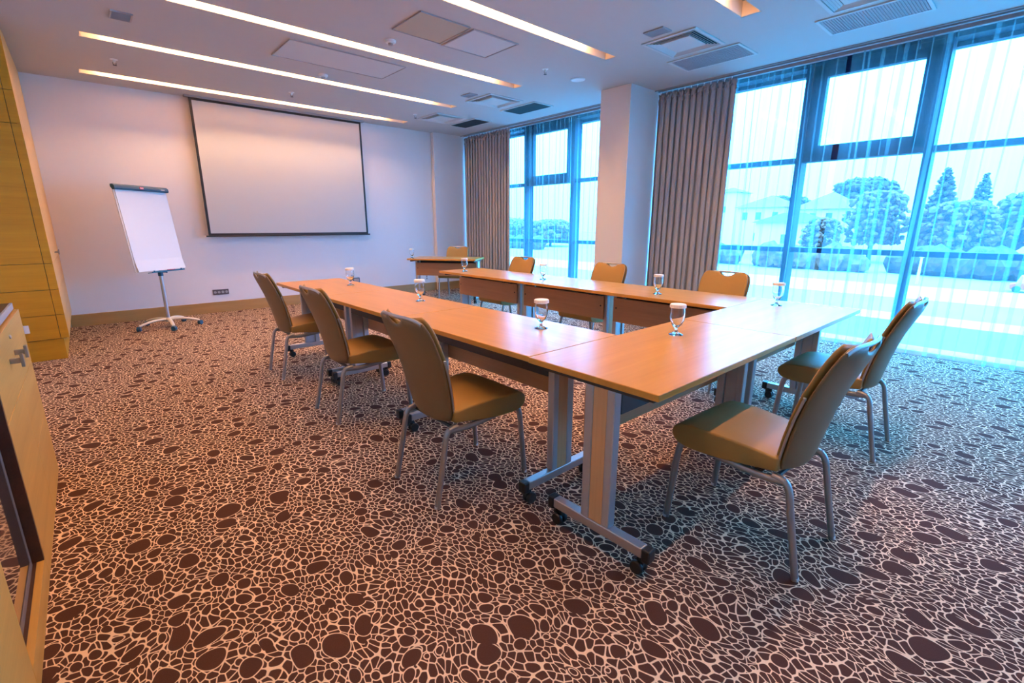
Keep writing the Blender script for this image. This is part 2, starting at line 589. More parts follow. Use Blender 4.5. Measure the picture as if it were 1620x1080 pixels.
# windows: curtain-wall frames standing on the floor
def window(idx, y0, y1, sash_y):
    w = bpy.data.objects.new('window_%d' % idx, None)
    COL.objects.link(w); w['kind'] = 'structure'
    ms = [0.95 + 1.127 * k for k in range(-4, 7)]
    f = MB()
    for y in ms:
        if y0 - 0.1 < y < y1 + 0.1:
            f.box(6.20, 6.38, y - 0.034, y + 0.034, 0.0, 3.1)
    f.build('mullion', 'facade_frame', w, bevel=0.003)
    f = MB()
    for z in (1.0, 1.995):
        f.box(6.235, 6.34, y0, y1, z - 0.027, z + 0.03)
    f.box(6.22, 6.40, y0, y1, 2.94, 3.12)
    f.build('transom', 'facade_frame', w, bevel=0.003)
    MB().box(6.14, 6.40, y0, y1, 0.0, 0.045).build('sill', 'sill_white', w, bevel=0.003)
    a, c = sash_y
    s = MB()
    z0, z1 = 2.02, 2.95
    s.box(6.215, 6.30, a + 0.03, a + 0.145, z0, z1).box(6.215, 6.30, c - 0.17, c - 0.03, z0, z1)
    s.box(6.215, 6.30, a + 0.03, c - 0.03, z0 - 0.05, 2.13).box(6.215, 6.30, a + 0.03, c - 0.03, 2.82, z1)
    s.build('sash', 'facade_frame', w, bevel=0.004)
    MB().box(XW, XW + 0.012, y0, y1, 0.045, 2.94).build('pane', 'window_glass', w)
    return w
window(1, -3.0, 4.02, (0.95, 2.077))
window(2, 4.02, 8.2, (5.458, 6.585))
struct(MB().box(6.40, 6.5, -3.0, YB + 0.2, 2.90, 3.25).build('wall_spandrel', 'facade_frame'))

# ------------------------------------------------------------------ curtains
def drape(y0, y1, x, label, seed):
    r = random.Random(seed)
    n = int(abs(y1 - y0) / 0.082)
    t = thing('curtain', label, 'curtain', (x, (y0 + y1) / 2, 0), group='opaque grey curtains')
    per = 14
    ph = [r.uniform(-0.5, 0.5) for _ in range(n + 2)]
    am = [r.uniform(0.65, 1.2) for _ in range(n + 2)]
    rows = [0.02, 0.35, 0.8, 1.3, 1.8, 2.2, 2.5, 2.7, 2.80, 2.84, 2.87, 2.90, 2.935]
    vs = []; cols = n * per + 1
    for z in rows:
        for i in range(cols):
            u = i / per
            k = int(u); fr = u - k
            k = min(k, n)
            a = am[k] * (1 - fr) + am[min(k + 1, n)] * fr
            sh = ph[k] * (1 - fr) + ph[min(k + 1, n)] * fr
            low = 1 - z / 2.95
            A = 0.029 * a * (0.75 + 0.45 * low)
            if z > 2.82: A *= 0.6
            s1 = math.sin(2 * PI * u + sh * 1.2 * low)
            xx = A * s1
            if z > 2.82: xx += 0.016 * math.sin(2 * PI * u * 3.0 + z * 70 + sh * 6)
            yy = y0 + (y1 - y0) * u / n - (y0 + y1) / 2
            yy += 0.02 * math.sin(4 * PI * u + sh) + 0.03 * sh * low
            vs.append((xx, yy, z))
    fs = []
    for j in range(len(rows) - 1):
        for i in range(cols - 1):
            a = j * cols + i
            fs.append((a, a + 1, a + cols + 1, a + cols))
    m = MB(); m.add(vs, fs)
    o = m.build('fabric', 'drape', t, smooth='all')
    so = o.modifiers.new('thick', 'SOLIDIFY'); so.thickness = 0.004
    # header tape with hooks
    for i in range(n):
        yy = y0 + (y1 - y0) * (i + 0.25) / n - (y0 + y1) / 2
        MB().box(-0.006, 0.006, yy - 0.004, yy + 0.004, 2.925, 2.962).build('hook', 'white_plastic', t)
    return t
drape(3.77, 2.76, 5.955, 'grey-brown pleated curtain hanging beside the square pillar', 3)
drape(8.08, 6.74, 5.955, 'grey-brown pleated curtain hanging in the far corner of the room', 5)

def sheer(y0, y1, x, label, seed, fold=0.085):
    """y0 > y1; gauze with narrow overlapping folds"""
    r = random.Random(seed)
    t = thing('sheer_curtain', label, 'sheer curtain', (x, (y0 + y1) / 2, 0), group='sheer curtains')
    yc = (y0 + y1) / 2
    path = []
    y = y0
    base = r.uniform(0, 6)
    k = 0
    while y > y1:
        w = fold * r.uniform(0.45, 1.5)
        ye = max(y1, y - w)
        for j in range(5):
            yy = y + (ye - y) * j / 5
            path.append((0.018 * math.sin(base + yy * 9) + 0.010 * math.sin(PI * j / 5), yy, k))
        y = ye
        if y <= y1 + 0.02: break
        bx = 0.018 * math.sin(base + y * 9)
        wd = r.choice([0.007, 0.010, 0.015, 0.026])
        dx = r.uniform(0.008, 0.03)
        for q, (px, py) in enumerate([(0.0, 0.0), (dx * .5, -wd), (dx * .75, -wd * .3), (dx * .5, wd * .3), (dx * .2, wd * 0.1), (0, -wd * .6)]):
            path.append((bx + px, y + py, k))
        y -= wd * .6
        k += 1
    path.append((0, y1, k))
    drift = [r.uniform(-0.03, 0.03) for _ in range(k + 2)]
    rows = [0.012, 0.5, 1.0, 1.5, 2.0, 2.4, 2.7, 2.86]
    def surf(rows, xoff=0, wob=0):
        vs = []
        for z in rows:
            low = 1 - z / 2.95
            for i, (px, py, kk) in enumerate(path):
                d = drift[kk] if 2 < i < len(path) - 3 else 0
                vs.append((px * (0.8 + 0.4 * low) + xoff + (wob * 0.008 * math.sin(i * 1.9 + z * 50)), py - yc + d * low + 0.008 * math.sin(z * 2.1 + kk), z))
        c = len(path)
        fs = [(j * c + i, j * c + i + 1, (j + 1) * c + i + 1, (j + 1) * c + i) for j in range(len(rows) - 1) for i in range(c - 1)]
        return MB().add(vs, fs)
    surf(rows).build('gauze', 'sheer', t, smooth=False)
    surf([2.86, 2.89, 2.92, 2.945], 0, 1).build('heading_tape', 'sheer_tape', t)
    return t
sheer(2.90, 1.715, 6.06, 'sheer white curtain panel hanging next to the grey curtain by the pillar', 11)
sheer(1.66, -2.6, 6.05, 'wide sheer white curtain panel hanging behind the two foreground chairs', 12)
sheer(6.9, 6.275, 6.06, 'narrow sheer white curtain panel beside the grey curtain in the far corner', 13, 0.075)
sheer(6.245, 4.20, 6.05, 'sheer white curtain panel over the far window, left of the pillar', 14, 0.09)
for (a, c, lb) in [(-2.9, 3.78, 'ceiling curtain rail above the near window'), (4.27, 8.09, 'ceiling curtain rail above the far window')]:
    t = MB().box(5.935, 5.975, a, c, 2.962, 2.98).box(6.03, 6.08, a, c, 2.945, 2.98).box(5.935, 6.08, a, c, 2.98, 2.985)
    # stems reach the pocket roof
    yy = a + 0.2
    while yy < c:
        t.box(5.99, 6.02, yy - 0.01, yy + 0.01, 2.98, CEIL + SD)
        yy += 0.9
    tag(t.build('curtain_rail', 'vent_grey'), lb, 'curtain rail')

# ------------------------------------------------------------------ lamps in the ceiling slots
names = ['nearest the back wall', 'second from the back wall', 'third from the back wall', 'fourth from the back wall', 'fifth from the back wall',
         'above the camera', 'just behind the camera', 'rearmost of the room']
for (a, c), nm in zip(SLOTS, names):
    yc = (a + c) / 2
    t = thing('slot_light', 'warm strip light in the ceiling slot ' + nm, 'ceiling light', (2.36, yc, CEIL + SD), group='strip lights in the ceiling slots')
    MB().box(-2.0, 2.0, -0.03, 0.03, -0.012, -0.002).build('housing', 'white_plastic', t)
    dy = 0.022 if nm == names[0] else 0.0
    MB().box(-1.90, 1.70, dy - 0.015, dy + 0.015, -0.030, -0.0125).build('lamp_tube', 'lamp_glow', t)
    MB().box(-2.065, 2.065, a - yc + 0.002, a - yc + 0.006, -SD + 0.001, -0.002).box(-2.065, 2.065, c - yc - 0.006, c - yc - 0.002, -SD + 0.001, -0.002)\
        .box(2.068, 2.074, a - yc + 0.006, c - yc - 0.006, -SD + 0.001, -0.002).build('lining', 'slot_paint', t)

# ------------------------------------------------------------------ ceiling fixtures
def grille(x0, x1, y0, y1, mat, frame, label, name='ceiling_grille', slats=0, cat='ceiling grille', group=None, fw_=0.025):
    xc, yc = (x0 + x1) / 2, (y0 + y1) / 2
    t = thing(name, label, cat, (xc, yc, CEIL), group=group)
    hx, hy = (x1 - x0) / 2, (y1 - y0) / 2
    f = MB()
    z0 = -0.012
    f.box(-hx, hx, -hy, -hy + fw_, z0, 0).box(-hx, hx, hy - fw_, hy, z0, 0).box(-hx, -hx + fw_, -hy + fw_, hy - fw_, z0, 0).box(hx - fw_, hx, -hy + fw_, hy - fw_, z0, 0)
    f.build('frame', frame, t, bevel=0.002)
    p = MB().box(-hx + fw_, hx - fw_, -hy + fw_, hy - fw_, -0.006, 0)
    p.build('panel', mat, t)
    if slats:
        sl = MB()
        n = int((y1 - y0 - 2 * fw_) / slats)
        for i in range(n):
            yy = -hy + fw_ + slats * (i + 0.5)
            sl.box(-hx + fw_, hx - fw_, yy - slats * 0.2, yy + slats * 0.2, -0.011, -0.006)
        sl.build('slats', mat, t)
    return t

grille(0.465, 0.615, 5.41, 5.61, 'vent_grey', 'frame_grey', 'small grey ceiling vent at the left above the strip lights', 'ceiling_vent', 0.012, 'vent', 'small square ceiling vents', 0.012)
grille(4.10, 4.245, 2.605, 2.81, 'vent_grey', 'frame_grey', 'small grey ceiling vent beside the air outlet nearest the camera', 'ceiling_vent', 0.012, 'vent', 'small square ceiling vents', 0.012)
grille(4.12, 4.26, 5.46, 5.66, 'vent_grey', 'frame_grey', 'small grey ceiling vent beside the middle air outlet', 'ceiling_vent', 0.012, 'vent', 'small square ceiling vents', 0.012)
grille(4.98, 5.42, 2.325, 3.09, 'vent_rose', 'white_panel', 'rose-grey rectangular ceiling grille in front of the pillar', slats=0.02, group='rectangular return grilles')
grille(4.98, 5.42, 0.95, 1.69, 'vent_rose', 'white_panel', 'grey rectangular ceiling grille at the top right edge', slats=0.02, group='rectangular return grilles')
grille(5.07, 5.47, 5.21, 5.955, 'vent_dark', 'white_panel', 'dark rectangular ceiling grille left of the pillar', slats=0.02, group='rectangular return grilles')
grille(5.10, 5.47, 6.63, 7.38, 'vent_dark', 'white_panel', 'dark rectangular ceiling grille nearest the far corner', slats=0.02, group='rectangular return grilles')
grille(2.355, 2.86, 3.755, 4.25, 'beige_panel', 'frame_grey', 'beige square access panel in the ceiling between two strip lights', 'access_panel', 0, 'access panel', None, 0.006)
t = grille(2.895, 3.44, 3.755, 4.275, 'white_panel', 'frame_grey', 'white square access panel with dark joint beside the beige panel', 'access_panel', 0, 'access panel', None, 0.016)
t = grille(1.75, 2.975, 5.09, 5.66, 'white_panel', 'frame_grey', 'large flush white access panel with a thin dark joint', 'access_panel', 0, 'access panel', None, 0.006)

def cassette(x0, x1, y0, y1, label):
    xc, yc = (x0 + x1) / 2, (y0 + y1) / 2
    t = thing('air_outlet', label, 'air outlet', (xc, yc, CEIL), group='square louvred air outlets')
    h = (x1 - x0) / 2; g = (y1 - y0) / 2
    f = MB()
    w = 0.03
    f.box(-h, h, -g, -g + w, -0.014, 0).box(-h, h, g - w, g, -0.014, 0).box(-h, -h + w, -g + w, g - w, -0.014, 0).box(h - w, h, -g + w, g - w, -0.014, 0)
    f.build('frame', 'white_panel', t, bevel=0.003)
    MB().box(-h + w, h - w, -g + w, g - w, -0.003, 0).build('throat', 'vent_dark', t)
    s = MB()
    for i in range(4):
        d = w + 0.008 + i * 0.022
        zz = -0.013
        a, c = h - d, g - d
        for k, (p0, p1) in enumerate([((-a, -c), (a, -c)), ((a, -c), (a, c)), ((a, c), (-a, c)), ((-a, c), (-a, -c))]):
            n = [(0, 1), (-1, 0), (0, -1), (1, 0)][k]
            q = 0.012
            A = (p0[0], p0[1], zz); B = (p1[0], p1[1], zz)
            Cc = (p1[0] + n[0] * q - (q if k in (0,) else -q if k == 2 else 0), p1[1] + n[1] * q + (0 if k in (0, 2) else (-q if k == 1 else q)), -0.003)
            D = (p0[0] + n[0] * q + (q if k == 0 else -q if k == 2 else 0), p0[1] + n[1] * q + (0 if k in (0, 2) else (q if k == 1 else -q)), -0.003)
            s.add([A, B, Cc, D], [(0, 1, 2, 3)])
    o = s.build('louvres', 'white_panel', t)
    so = o.modifiers.new('thick', 'SOLIDIFY'); so.thickness = 0.002
    d = w + 0.1
    MB().box(-h + d, h - d, -g + d, g - d, -0.014, -0.003).build('centre_plate', 'white_panel', t, bevel=0.002)
    return t
cassette(4.32, 4.895, 2.42, 2.975, 'square white air outlet with stepped louvres, nearest one in full view')
cassette(4.34, 4.94, 5.29, 5.85, 'square white air outlet beside the dark grille left of the pillar')
cassette(4.42, 4.99, 6.70, 7.30, 'square white air outlet farthest away near the back wall')
cassette(4.31, 4.90, 0.98, 1.55, 'square white air outlet cut off by the top edge of the view')

def sprinkler(x, y, label):
    t = thing('sprinkler', label, 'sprinkler', (x, y, CEIL), group='ceiling sprinklers')
    MB().lathe([(0.0, 0.0), (0.035, 0.0), (0.035, -0.004), (0.012, -0.010), (0.010, -0.03), (0, -0.03)], seg=18).build('rosette', 'white_plastic', t, smooth=True)
    MB().tube([(-0.012, 0, -0.028), (-0.014, 0, -0.045), (0, 0, -0.055)], 0.0025, seg=6).tube([(0.012, 0, -0.028), (0.014, 0, -0.045), (0, 0, -0.055)], 0.0025, seg=6)\
        .lathe([(0, -0.053), (0.018, -0.055), (0.018, -0.058), (0, -0.058)], seg=12).build('head', 'dark_metal', t)
sprinkler(0.556, 6.94, 'small dark ceiling sprinkler at the left between two strip lights')
sprinkler(4.174, 4.12, 'small dark ceiling sprinkler beyond the third strip light')
sprinkler(4.248, 7.06, 'small dark ceiling sprinkler near the far air outlet')
sprinkler(2.37, 7.02, 'small ceiling sprinkler above the projection screen')

def detector(x, y, label):
    t = thing('smoke_detector', label, 'smoke detector', (x, y, CEIL), group='smoke detectors')
    MB().lathe([(0, 0), (0.052, 0), (0.052, -0.010), (0.045, -0.022), (0.030, -0.026), (0, -0.026)], seg=24).build('base', 'white_plastic', t, smooth=True)
    MB().lathe([(0, -0.026), (0.024, -0.026), (0.022, -0.042), (0.012, -0.046), (0, -0.046)], seg=20).build('sensor_head', 'frame_grey', t, smooth=True)
detector(2.48, 4.51, 'round smoke detector beside the beige ceiling panel')
detector(2.40, 5.99, 'round smoke detector between the large flush panel and the second strip light')
t = thing('ceiling_speaker', 'round white ceiling speaker near the pillar', 'speaker', (4.74, 4.13, CEIL))
MB().lathe([(0.062, 0), (0.088, 0), (0.088, -0.006), (0.074, -0.013), (0.062, -0.008)], seg=32).build('ring', 'white_plastic', t, smooth=True)
MB().lathe([(0, -0.007), (0.060, -0.007), (0.060, 0), (0, 0)], seg=28).build('mesh_cover', 'white_panel', t)

# ------------------------------------------------------------------ projection screen
t = thing('projection_screen', 'large pull-down projection screen with black border on the back wall', 'projection screen', (2.60, 8.10, 0))
SX0, SX1, SZ0, SZ1 = -1.225, 1.21, 1.13, 2.955
bw = 0.032
MB().box(SX0 + bw, SX1 - bw, -0.001, 0.001, SZ0 + 0.03, SZ1 - bw).build('picture_area', 'screen_fabric', t)
MB().box(SX0, SX0 + bw, -0.0012, 0.0012, SZ0, SZ1).box(SX1 - bw, SX1, -0.0012, 0.0012, SZ0, SZ1).box(SX0 + bw, SX1 - bw, -0.0012, 0.0012, SZ1 - bw, SZ1).box(SX0 + bw, SX1 - bw, -0.0012, 0.0012, SZ0, SZ0 + 0.03).build('black_border', 'screen_black', t)
MB().tube([(SX0 - 0.03, 0, SZ0 - 0.008), (SX1 + 0.03, 0, SZ0 - 0.008)], 0.011, seg=10).build('bottom_bar', 'screen_black', t, smooth=True)
MB().box(SX0 - 0.05, SX1 + 0.05, -0.04, 0.05, SZ1, CEIL).build('case', 'frame_grey', t)

# ------------------------------------------------------------------ flip chart
FX, FY = 0.675, 7.42
t = thing('flip_chart', 'mobile flip chart with white paper pad on a five-star wheeled base', 'flip chart', (FX, FY, 0))
base = MB()
hub = (0, 0)
angs = [math.atan2(7.33 - FY, 0.361 - FX), math.atan2(7.04 - FY, 0.689 - FX), math.atan2(7.35 - FY, 0.991 - FX)]
a0 = -PI / 2 + 0.03
for k in range(5):
    a = a0 + k * 2 * PI / 5
    d = Vector((math.cos(a), math.sin(a), 0))
    pts = smooth_path([d * 0.02 + Vector((0, 0, 0.10)), d * 0.13 + Vector((0, 0, 0.105)), d * 0.24 + Vector((0, 0, 0.09)), d * 0.335 + Vector((0, 0, 0.062))], 2)
    n = len(pts)
    base.tube(pts, [0.026 - 0.010 * i / n for i in range(n)], [0.018 - 0.006 * i / n for i in range(n)], seg=10)
base.lathe([(0, 0.07), (0.035, 0.07), (0.038, 0.11), (0.028, 0.125), (0, 0.125)], seg=20)
base.build('star_base', 'cream_paint', t, smooth=True)
for k in range(5):
    a = a0 + k * 2 * PI / 5
    d = Vector((math.cos(a), math.sin(a), 0)) * 0.34
    c = MB()
    for s_ in (-1, 1):
        c.lathe([(0, -0.010), (0.026, -0.010), (0.030, -0.005), (0.030, 0.005), (0.026, 0.010), (0, 0.010)], (0.0, s_ * 0.012, 0.030), 16, 'Y')
    c.box(-0.02, 0.02, -0.021, 0.021, 0.03, 0.056)
    o = c.build('caster', 'teal_plastic', t, smooth=True)
    o.location = d; o.rotation_euler = (0, 0, a + 0.9)
MB().tube([(0, 0, 0.12), (0, 0, 0.68)], 0.021, seg=16).build('pole', 'silver', t, smooth=True)
MB().lathe([(0, 0.655), (0.028, 0.655), (0.028, 0.715), (0, 0.715)], seg=18).tube([(0.02, -0.01, 0.70), (0.06, -0.03, 0.70)], 0.006, seg=8).lathe([(0, -0.006), (0.012, -0.006), (0.012, 0.006), (0, 0.006)], (0.064, -0.032, 0.70), 10, 'X').build('clamp_collar', 'teal_plastic', t, smooth=True)
MB().tube([(0, 0, 0.70), (0, 0, 0.735), (0.004, -0.004, 0.77)], 0.013, seg=12).build('inner_pole', 'silver', t, smooth=True)
byaw, btilt = 0.676, 0.106
bc = Vector((0.02, -0.025, 0.725))
Rb = Matrix.Rotation(byaw, 4, 'Z') @ Matrix.Rotation(-btilt, 4, 'X')
def boardpart(mb, name, mat, parent=t, **k):
    o = mb.build(name, mat, parent, **k)
    if parent is t:
        o.matrix_local = Matrix.Translation(bc) @ Rb
    return o
bd = boardpart(MB().box(-0.35, 0.35, 0.004, 0.018, 0.0, 1.005), 'board', 'white_plastic', bevel=0.004)
boardpart(MB().box(-0.02, 0.02, 0.018, 0.034, 0.01, 0.62), 'back_rail', 'silver')
pp = MB()
rows = 14; prof = []
for i in range(rows + 1):
    v = i / rows
    prof.append((-0.006 - (0.022 * (1 - v / 0.12) if v < 0.12 else 0), 0.965 * v + 0.004))
vs = [];
for (yy, zz) in prof:
    for xx in (-0.335, 0.335): vs.append((xx, yy, zz))
for (yy, zz) in prof:
    for xx in (-0.335, 0.335): vs.append((xx, yy + 0.008, zz))
n2 = len(prof) * 2
fs = []
for i in range(rows):
    a = i * 2
    fs += [(a, a + 1, a + 3, a + 2), (n2 + a, n2 + a + 2, n2 + a + 3, n2 + a + 1), (a, a + 2, n2 + a + 2, n2 + a), (a + 1, n2 + a + 1, n2 + a + 3, a + 3)]
fs += [(0, n2, n2 + 1, 1), (n2 - 2, n2 - 1, 2 * n2 - 1, 2 * n2 - 2)]
pp.add(vs, fs)
boardpart(pp, 'paper_pad', 'paper')
cl = boardpart(MB().prism([(-0.030, 0.955), (-0.038, 0.97), (-0.034, 1.0), (-0.014, 1.018), (0.016, 1.018), (0.022, 0.99), (0.0, 0.955)], -0.36, 0.36, 'YZ'), 'clamp_bar', 'teal_plastic', bevel=0.004)
MB().box(-0.045, 0.005, -0.0405, -0.034, 0.972, 0.996).build('red_badge', 'red_plastic', cl)
mk = MB()
for i, (w, x0) in enumerate([(0.006, -0.040), (0.004, -0.031), (0.007, -0.024), (0.003, -0.014), (0.008, -0.008)]):
    mk.box(x0, x0 + w, -0.0425, -0.0405, 0.979, 0.989)
mk.build('badge_print', 'white_plastic', cl)
mk = MB()
for i in range(5):
    mk.box(0.245 + i * 0.011, 0.252 + i * 0.011, -0.0405, -0.034, 0.976, 0.983)
mk.build('bar_print', 'paper', cl)
boardpart(MB().box(-0.20, 0.27, -0.065, 0.0, -0.022, -0.014).box(-0.20, 0.27, -0.068, -0.060, -0.022, -0.005).tube([(-0.17, -0.065, -0.010), (-0.17, -0.065, 0.006)], 0.008, seg=8).tube([(0.22, -0.065, -0.010), (0.22, -0.065, 0.006)], 0.008, seg=8), 'pen_tray', 'teal_plastic')
o = MB().tube([(-0.055, 0, 0), (0.055, 0, 0)], 0.008, seg=10).build('marker_pen', 'red_plastic', smooth=True)
tag(o, 'red marker pen lying in the tray of the flip chart', 'marker pen')
o.matrix_world = Matrix.Translation(Vector((FX, FY, 0)) + bc) @ Rb @ Matrix.Translation((0.09, -0.045, -0.0055))

# ------------------------------------------------------------------ tables
def make_table(name, label, group):
    """length along X (1.175), depth along Y (0.62), user side +... panel towards +Y"""
    L, D = 1.175, 0.618
    t = thing(name, label, 'table', group=group)
    m = MB()
    tp = m.box(-L / 2 + 0.0012, L / 2 - 0.0012, -D / 2, D / 2, 0.714, 0.740).build('tabletop', ['beech'], t, bevel=0.003)
    for sx in (-1, 1):
        x = sx * (L / 2 - 0.052)
        cy = -0.045
        # column: two aluminium profiles joined by a web
        c = MB()
        c.box(x - 0.020, x + 0.020, cy - 0.070, cy - 0.034, 0.12, 0.69)
        c.box(x - 0.020, x + 0.020, cy + 0.030, cy + 0.070, 0.12, 0.69)
        c.box(x - 0.008, x + 0.008, cy - 0.034, cy + 0.030, 0.12, 0.69)
        lg = c.build('leg', 'silver_paint', t, bevel=0.005)
        MB().box(x + sx * 0.009, x + sx * 0.017, cy - 0.0335, cy + 0.0295, 0.122, 0.688).build('wood_inlay', 'beech_up', lg)
        f = MB().box(x - 0.020, x + 0.020, cy - 0.222, cy + 0.222, 0.078, 0.12)
        ft = f.build('foot', 'silver', t, bevel=0.004)
        for sy in (-1, 1):
            MB().box(x - 0.0215, x + 0.0215, cy + sy * 0.239 - 0.017, cy + sy * 0.239 + 0.017, 0.066, 0.122).build('end_cap', 'black_plastic', ft, bevel=0.006)
            yy = cy + sy * 0.215
            w = MB()
            for q in (-1, 1):
                w.lathe([(0, -0.009), (0.024, -0.009), (0.028, -0.004), (0.028, 0.004), (0.024, 0.009), (0, 0.009)], (x + q * 0.014, yy + sy * -0.012, 0.028), 16, 'X')
            w.box(x - 0.006, x + 0.006, yy - 0.02 - 0.010 * sy, yy + 0.016, 0.028, 0.078)
            w.tube([(x, yy, 0.05), (x, yy, 0.08)], 0.012, seg=10)
            w.build('caster', 'black_plastic', ft, smooth=True)
        # head bracket under the top
        MB().box(x - 0.018, x + 0.018, -0.25, 0.25, 0.688, 0.7135).build('head_bracket', 'dark_metal', t, bevel=0.003)
        MB().box(x - 0.012, x + 0.012, -0.268, -0.25, 0.690, 0.7135).tube([(x - 0.004, -0.270, 0.70), (x + 0.016, -0.270, 0.70)], 0.006, seg=8)\
            .lathe([(0, -0.003), (0.006, -0.003), (0.006, 0.003), (0, 0.003)], (x - 0.006, -0.270, 0.70), 8, 'Y').build('table_link', 'dark_metal', t)
    hx = L / 2 - 0.056
    pn = MB().box(-hx, hx, 0.030, 0.048, 0.44, 0.655).build('modesty_panel', 'beech_panel', t, bevel=0.002)
    for sx in (-1, 1):
        sc = MB()
        sc.lathe([(0, -0.002), (0.007, -0.002), (0.007, 0.002), (0, 0.002)], (sx * (hx - 0.03), 0.050, 0.565), 10, 'Y')
        sc.build('panel_screw', 'black_plastic', pn)
    hb = L / 2 - 0.075
    MB().box(-hb, hb, -0.115, -0.111, 0.595, 0.688).box(-hb, hb, -0.115, 0.024, 0.591, 0.595).box(-hb, hb, 0.020, 0.024, 0.595, 0.64).build('cable_tray', 'dark_metal', t)
    MB().box(-hb, hb, -0.035, -0.010, 0.69, 0.7135).build('support_rail', 'dark_metal', t)
    return t

ARM_L = [(1.6425, 1.385 + 0.5875 + 1.175 * k) for k in range(3)]
ARM_R = [(3.4975, 1.385 + 0.5875 + 1.175 * k) for k in range(3)]
proto = register(make_table('folding_table', 'beech table of the left row, joined to the cross tables', 'tables set in a U shape'))
# left arm: long axis along Y, panel side towards +X  => rotate -90 deg: local +Y -> +X
lab_l = ['beech table of the left row nearest the camera, joined to the cross tables', 'beech table in the middle of the left row', 'beech table at the far end of the left row']
lab_r = ['beech table of the window-side row nearest the camera, in front of the last chair', 'beech table in the middle of the window-side row', 'beech table at the far end of the window-side row']
for k in range(3):
    o = proto if k == 0 else copy_tree(proto)
    o.location = (ARM_L[k][0], ARM_L[k][1], 0); o.rotation_euler = (0, 0, -PI / 2); o['label'] = lab_l[k]
for k in range(3):
    o = copy_tree(proto)
    o.location = (ARM_R[k][0], ARM_R[k][1], 0); o.rotation_euler = (0, 0, PI / 2); o['label'] = lab_r[k]
# cross tables, slightly longer tops than the arms
for k, (xc, lb) in enumerate([(1.9525, 'beech cross table with the free corner pointing at the camera'), (3.1835, 'beech cross table on the window side, reflecting blue daylight')]):
    o = copy_tree(proto)
    o.location = (xc, 1.073, 0); o.rotation_euler = (0, 0, 0); o['label'] = lb
    o.scale = (1.0, 1, 1)
    if k == 0: o.scale = (1.255 / 1.175, 1, 1)
    else: o.scale = (1.204 / 1.175, 1, 1)
# small table in the corner, turned
o = copy_tree(proto)
ux, uy = (4.624 - 3.903), (6.091 - 7.011)
ang = math.atan2(uy, ux)
cx_, cy_ = (3.903 + 5.24) / 2, (7.011 + 6.696) / 2
o.location = (4.575, 6.80, 0)
o.rotation_euler = (0, 0, ang + PI)
o.name = 'folding_table'
o['label'] = 'single beech table standing askew in the far corner'
o['group'] = 'single corner table'

# ------------------------------------------------------------------ chairs
def back_w(v):
    pts = [(0, .140), (.025, .160), (.08, .176), (.3, .194), (.6, .212), (.80, .213), (.88, .207), (.94, .194), (.975, .174), (1.0, .138)]
    for (a, wa), (c, wc) in zip(pts[:-1], pts[1:]):
        if v <= c: 
            q = (v - a) / (c - a)
            return wa + (wc - wa) * q
    return pts[-1][1]
def back_c(v):
    pts = [(0, -.168, .380), (.12, -.180, .44), (.25, -.193, .51), (.45, -.216, .61), (.62, -.243, .70), (.80, -.278, .79), (1.0, -.322, .890)]
    for a, c in zip(pts[:-1], pts[1:]):
        if v <= c[0]:
            q = (v - a[0]) / (c[0] - a[0])
            return (a[1] + (c[1] - a[1]) * q, a[2] + (c[2] - a[2]) * q)
    return pts[-1][1:]
def pillow_back(off, thick, shrink, notch=0.030, lo=0.0, hi=1.0):
    NU, NV = 34, 26
    def pt(u, v, side):
        v2 = lo + v * (hi - lo)
        x, z = back_c(v2)
        x1, z1 = back_c(min(1, v2 + .02)); x0, z0 = back_c(max(0, v2 - .02))
        tx, tz = x1 - x0, z1 - z0; l = math.hypot(tx, tz); nx, nz = tz / l, -tx / l   # normal towards +x
        w = back_w(v2) - shrink
        # notch lowers the top centre
        n = 0.0
        if abs(u) < .44 and v2 > .8:
            n = notch * (1 - (u / .44) ** 2) ** 0.75 * ((v2 - .8) / .2)
        th = thick * math.sqrt(max(0, 1 - abs(u) ** 8)) * math.sqrt(max(0, 1 - abs(2 * v - 1) ** 12))
        curve = -0.055 * (u * u)            # slight wrap
        d = off + side * th / 2 - curve * 0.6
        return (x + nx * d - tx / l * n, w * u, z + nz * d - tz / l * n)
    vs = []; fs = []
    for side in (1, -1):
        for j in range(NV + 1):
            for i in range(NU + 1):
                u = -1 + 2 * i / NU; u = math.sin(u * PI / 2) * .5 + u * .5
                v = j / NV; v = v - math.sin(2 * PI * v) / (2 * PI) * .5
                vs.append(pt(u, v, side))
    c = NU + 1; o = c * (NV + 1)
    for s_ in (0, 1):
        for j in range(NV):
            for i in range(NU):
                a = s_ * o + j * c + i
                fs.append((a, a + 1, a + c + 1, a + c) if s_ == 0 else (a, a + c, a + c + 1, a + 1))
    return MB().add(vs, fs)

